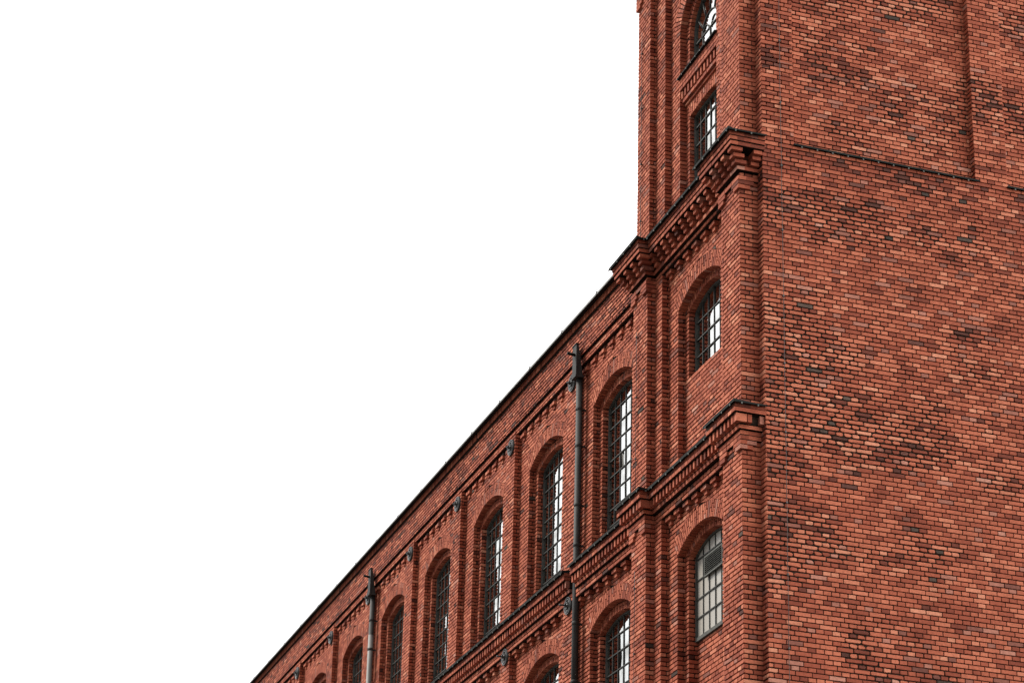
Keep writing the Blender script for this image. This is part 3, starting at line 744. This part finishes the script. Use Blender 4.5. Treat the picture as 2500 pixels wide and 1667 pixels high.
# soldier course, soffit and gutter along the top
sol = MB(); u = .02; uL = R0 - BP * (NB - 1) - LW
sol.boxm(uL, .02, -.03, .1, 20.735, 20.90, MO)
while u > uL:
    sol.solid(u - .0745, u, -.052, .02, 20.74, 20.895, 'front'); u -= .0745
sol.face([(uL, -.04, 20.737), (uL, 0, 20.712), (.02, 0, 20.712), (.02, -.04, 20.737)], MO)
sol.build('soldier_course', LB)
gut = MB()
gut.prism([(uL, -.165, 20.825), (.05, -.165, 20.825), (.05, -.04, 20.872), (uL, -.04, 20.872), (uL, -.165, 20.839), (.05, -.165, 20.839), (.05, -.04, 20.88), (uL, -.04, 20.88)], TIN)
gut.prism([(uL, -.172, 20.84), (.05, -.172, 20.84), (.05, .1, 20.93), (uL, .1, 20.93), (uL, -.168, 20.884), (.05, -.168, 20.884), (.05, .1, 20.97), (uL, .1, 20.97)], ZINC)
i = 0
x = -2.19
while x > uL:
    gut.prism([(x - .006, -.18, 20.84), (x + .006, -.18, 20.84), (x + .006, .1, 20.95), (x - .006, .1, 20.95), (x - .005, -.174, 20.906), (x + .005, -.174, 20.906), (x + .005, .1, 20.985), (x - .005, .1, 20.985)], TIN); x -= 1.793
gut.build('eaves', LB, 'pale metal eaves with black soffit and standing seams')
rf = MB(); rf.prism([(uL - 8, .1, 20.9), (.05, .1, 20.9), (.05, 14, 21.0), (uL - 8, 14, 21.0), (uL - 8, .1, 20.95), (.05, .1, 20.95), (.05, 14, 22.2), (uL - 8, 14, 22.2)], ZINC)
rf.build('roof', LB)
attic.build('attic_wall', LB, 'plain parapet wall above the arched windows')
fr.build('frieze', LB, 'corbel table under the parapet wall'); fr2.build('frieze', LB, 'corbel table under the dentilled cornice'); corn.build('cornice', LB); ctin.build('flashing', LB)
# beyond and below what the photo shows
bx = MB(); z = M0b
bx.boxm(uL - 8, 0.05, .02, 13.9, 0, z, FB); bx.boxm(uL - 8, uL, .0, 13.9, z, 20.9, FB)
bx.face([(uL, 14, z), (.05, 14, z), (.05, 14, 20.9), (uL, 14, 20.9)], FB)
bx.build('far_wall', LB)

# ================================================================== FITTINGS
def tolong(p):
    c, s_ = math.cos(G), math.sin(G); return (PIV[0] + p[0] * c - p[1] * s_, PIV[1] + p[0] * s_ + p[1] * c, p[2])
def downpipe(u, label, grey=False):
    t = thing('downpipe', label, 'downpipe', tolong((u, 0.0, 0)), G, 'rainwater downpipes on the long facade')
    mb = MB(); v = -.015; r = .064
    mb.tube([(0, v, 10.5), (0, v, 19.68)], r, PIPE, 20, True); p = mb.build('pipe', t, smooth=False)
    for z in [11.2, 12.35, 13.6, 14.72, 15.9 + .35, 17.05, 18.25, 19.0][:]:
        if 15.0 < z < 15.9: continue
        c = MB(); c.tube([(0, v, z - .035), (0, v, z - .03), (0, v, z + .03), (0, v, z + .035)], [r + .001, r + .007, r + .007, r + .001], PIPE, 20)
        c.boxm(-.008, .008, v + r - .01, PWL, z - .02, z + .02, PIPE); c.build('pipe_clip', t)
    h = MB()
    z0, z1 = 19.66, 20.31; y0 = -.13; w = .098
    P = [(-w, y0, z0), (w, y0, z0), (w, .015, z0), (-w, .015, z0), (-w, y0, z1), (w, y0, z1), (w, -.085, z1), (-w, -.085, z1)]
    h.prism(P, PIPE); h.boxm(-w - .015, w + .015, y0 - .015, .03, z0 - .03, z0 + .005, PIPE)
    h.boxm(-w - .012, w + .012, y0 - .012, -.08, z1, z1 + .02, PIPE)
    h.build('hopper', t)
    s_ = MB(); s_.tube([(0.03, y0 + .03, 20.10), (0.0, y0 - .13, 20.13)], .028, TIN, 12); s_.tube([(0, y0 - .125, 20.13), (0, y0 - .145, 20.132)], .036, TIN, 12); s_.build('overflow_spout', t)
    return t
PIPE2 = mat_plain('zinc_pipe', (.12, .117, .11), .6, .0, .3, 9, .15)
downpipe(R0 + .16, 'dark grey downpipe with tapered hopper in the first gap left of the tower')
t2 = downpipe(R0 - 4 * BP + .16, 'farther downpipe whose lower half is patched in paler zinc')
mb = MB(); mb.tube([(0, -.015, 10.5), (0, -.015, 18.62)], .0665, PIPE2, 20); mb.build('pipe_sleeve', t2, 'paler zinc lower length')

def anchor(u, z, label, rod=False):
    t = thing('anchor_plate', label, 'anchor plate', tolong((u, -.01, z)), G, 'round iron anchor plates on the pilaster strips')
    prof = [(0.0, -.085), (.018, -.085), (.03, -.06), (.045, -.05), (.055, -.065), (.07, -.065), (.08, -.035), (.10, -.03), (.112, -.05), (.128, -.05), (.138, -.03), (.15, -.045), (.168, -.045), (.178, -.02), (.178, .0)]
    mb = MB(); n = 28; k = 0
    for (r, y) in prof:
        for j in range(n):
            a = 2 * math.pi * j / n; mb.v.append((r * math.cos(a), y, r * math.sin(a)))
    for i in range(len(prof) - 1):
        for j in range(n):
            mb.f.append((i * n + j, i * n + (j + 1) % n, (i + 1) * n + (j + 1) % n, (i + 1) * n + j)); mb.m.append(mb.mi(IRON))
    mb.build('plate', t, smooth=False)
    m = MB(); m.tube([(0, -.07, 0), (0, -.2 if rod else -.13, 0)], .016, IRON, 10); m.boxm(-.03, .03, -.1, -.075, -.03, .03, IRON); m.build('tie_rod', t)
nm = ['beside the hopper of the nearer downpipe', 'on the strip between the second and third upper windows', 'on the strip between the third and fourth upper windows', 'on the strip between the fourth and fifth upper windows', 'just left of the farther downpipe hopper', 'on the first strip beyond the farther downpipe', 'on the second strip beyond the farther downpipe, lowest left seen', 'on the strip before the last one, cut by the picture edge']
for k in range(7): anchor(R0 - BP * k - .185, 19.69, 'black ringed iron anchor plate ' + nm[k])
anchor(R0 - .185, 15.17, 'iron anchor plate with rod, left of the nearer downpipe below the cornice', True)
anchor(R0 - BP - .185, 15.17, 'iron anchor plate with rod on the second strip below the cornice', True)

def conductor(x, y, z0, z1, nx, ny, label):
    t = thing('lightning_conductor', label, 'cable', (x, y, z0), 0, 'lightning conductor wires on the tower')
    mb = MB(); pts = []; z = 0; random.seed(3)
    while z < z1 - z0: pts.append((random.uniform(-.004, .004) if nx == 0 else 0, random.uniform(-.004, .004) if ny == 0 else 0, z)); z += .5
    mb.tube(pts, .0055, WIRE, 6); mb.build('wire', t)
    z = .6
    while z < z1 - z0:
        c = MB(); c.tube([(0, 0, z), (-nx * .045, -ny * .045, z)], .008, WIRE, 6); c.boxm(-.014, .014, -.014, .014, z - .014, z + .014, WIRE); z += 1.15; c.build('clip', t)
conductor(.045, .30, 9.0, 26.4, 1, 0, 'thin wire running straight down the side wall near the corner')
conductor(-4.44, YP - .045, 15.95, 19.3, 0, -1, 'thin wire on the left pilaster above the dentilled cornice')
conductor(-4.44, YP - .045, 9.0, 14.95, 0, -1, 'thin wire on the left pilaster below the dentilled cornice')
conductor(-4.37, -.275 - .045, 20.5, 25.4, 0, -1, 'thin wire on the left pilaster at the top storey')

# ================================================================== GROUND
gm = MB(); gm.face([(-900, -900, 0), (900, -900, 0), (900, 900, 0), (-900, 900, 0)], GROUND); g = gm.build('ground', None); g['kind'] = 'structure'

# ================================================================== LIGHT
w = bpy.data.worlds.new("World"); sc.world = w; w.use_nodes = True; nt = w.node_tree; nt.nodes.clear()
SUN_EL, SUN_AZ = math.radians(48), math.radians(212)     # azimuth measured from +Y towards +X
sky = nt.nodes.new('ShaderNodeTexSky'); sky.sky_type = 'NISHITA'; sky.sun_disc = False; sky.sun_elevation = SUN_EL; sky.sun_rotation = SUN_AZ
b1 = nt.nodes.new('ShaderNodeBackground'); b1.inputs[1].default_value = .05; nt.links.new(sky.outputs[0], b1.inputs[0])
b2 = nt.nodes.new('ShaderNodeBackground'); b2.inputs[0].default_value = (1, .965, .92, 1)      # cloud cover, with bright lobes added to light the walls and spare the reveals
tc = nt.nodes.new('ShaderNodeTexCoord'); dt = nt.nodes.new('ShaderNodeVectorMath'); dt.operation = 'DOT_PRODUCT'; dt.inputs[1].default_value = (.6, .8, 0)
nt.links.new(tc.outputs['Generated'], dt.inputs[0])
sz = nt.nodes.new('ShaderNodeSeparateXYZ'); nt.links.new(tc.outputs['Generated'], sz.inputs[0])
def lobe(v, k): 
    q = nt.nodes.new('ShaderNodeVectorMath'); q.operation = 'DOT_PRODUCT'; q.inputs[1].default_value = v; nt.links.new(tc.outputs['Generated'], q.inputs[0])
    return math_(nt, 'MULTIPLY', math_(nt, 'MAXIMUM', q.outputs['Value'], 0.0), k)
br_ = math_(nt, 'ADD', math_(nt, 'ADD', lobe((0, 0, 1), .95), lobe((-1, .1, 0), 1.15)), math_(nt, 'ADD', lobe((.35, .94, 0), 4.7), .12)); nt.links.new(br_, b2.inputs[1])
ad = nt.nodes.new('ShaderNodeAddShader'); nt.links.new(b1.outputs[0], ad.inputs[0]); nt.links.new(b2.outputs[0], ad.inputs[1])
wo = nt.nodes.new('ShaderNodeOutputWorld'); nt.links.new(ad.outputs[0], wo.inputs[0])
sl = bpy.data.lights.new('sun', 'SUN'); sl.energy = 5.0; sl.angle = math.radians(22); sl.color = (1, .95, .88)
so = bpy.data.objects.new('sun', sl); C.objects.link(so)
d = (math.sin(SUN_AZ) * math.cos(SUN_EL), math.cos(SUN_AZ) * math.cos(SUN_EL), math.sin(SUN_EL))
import mathutils
so.rotation_euler = mathutils.Vector(d).to_track_quat('Z', 'Y').to_euler()

# ================================================================== CAMERA
cd = bpy.data.cameras.new('camera'); cam = bpy.data.objects.new('camera', cd); C.objects.link(cam); sc.camera = cam
CA, CB, CC = 1.3015686623633789, 1.9124852459483084, 0.04507141247857778
Rm = mathutils.Matrix.Rotation(CA, 3, 'Z') @ mathutils.Matrix.Rotation(CB, 3, 'X') @ mathutils.Matrix.Rotation(CC, 3, 'Z')
cam.matrix_world = mathutils.Matrix.Translation((28.62089553, -13.51868192, 1.6)) @ Rm.to_4x4()
cd.sensor_width = 36; cd.sensor_fit = 'HORIZONTAL'; cd.lens = 36 * 5466.326 / 2500
cd.shift_x = (1250 - 981.946) / 2500; cd.shift_y = (1413.123 - 833.5) / 2500
cd.clip_end = 3000
sc.cycles.diffuse_bounces = 2
sc.view_settings.view_transform = 'Standard'; sc.view_settings.look = 'None'; sc.view_settings.exposure = 0
sc.render.resolution_x = 1024; sc.render.resolution_y = 682
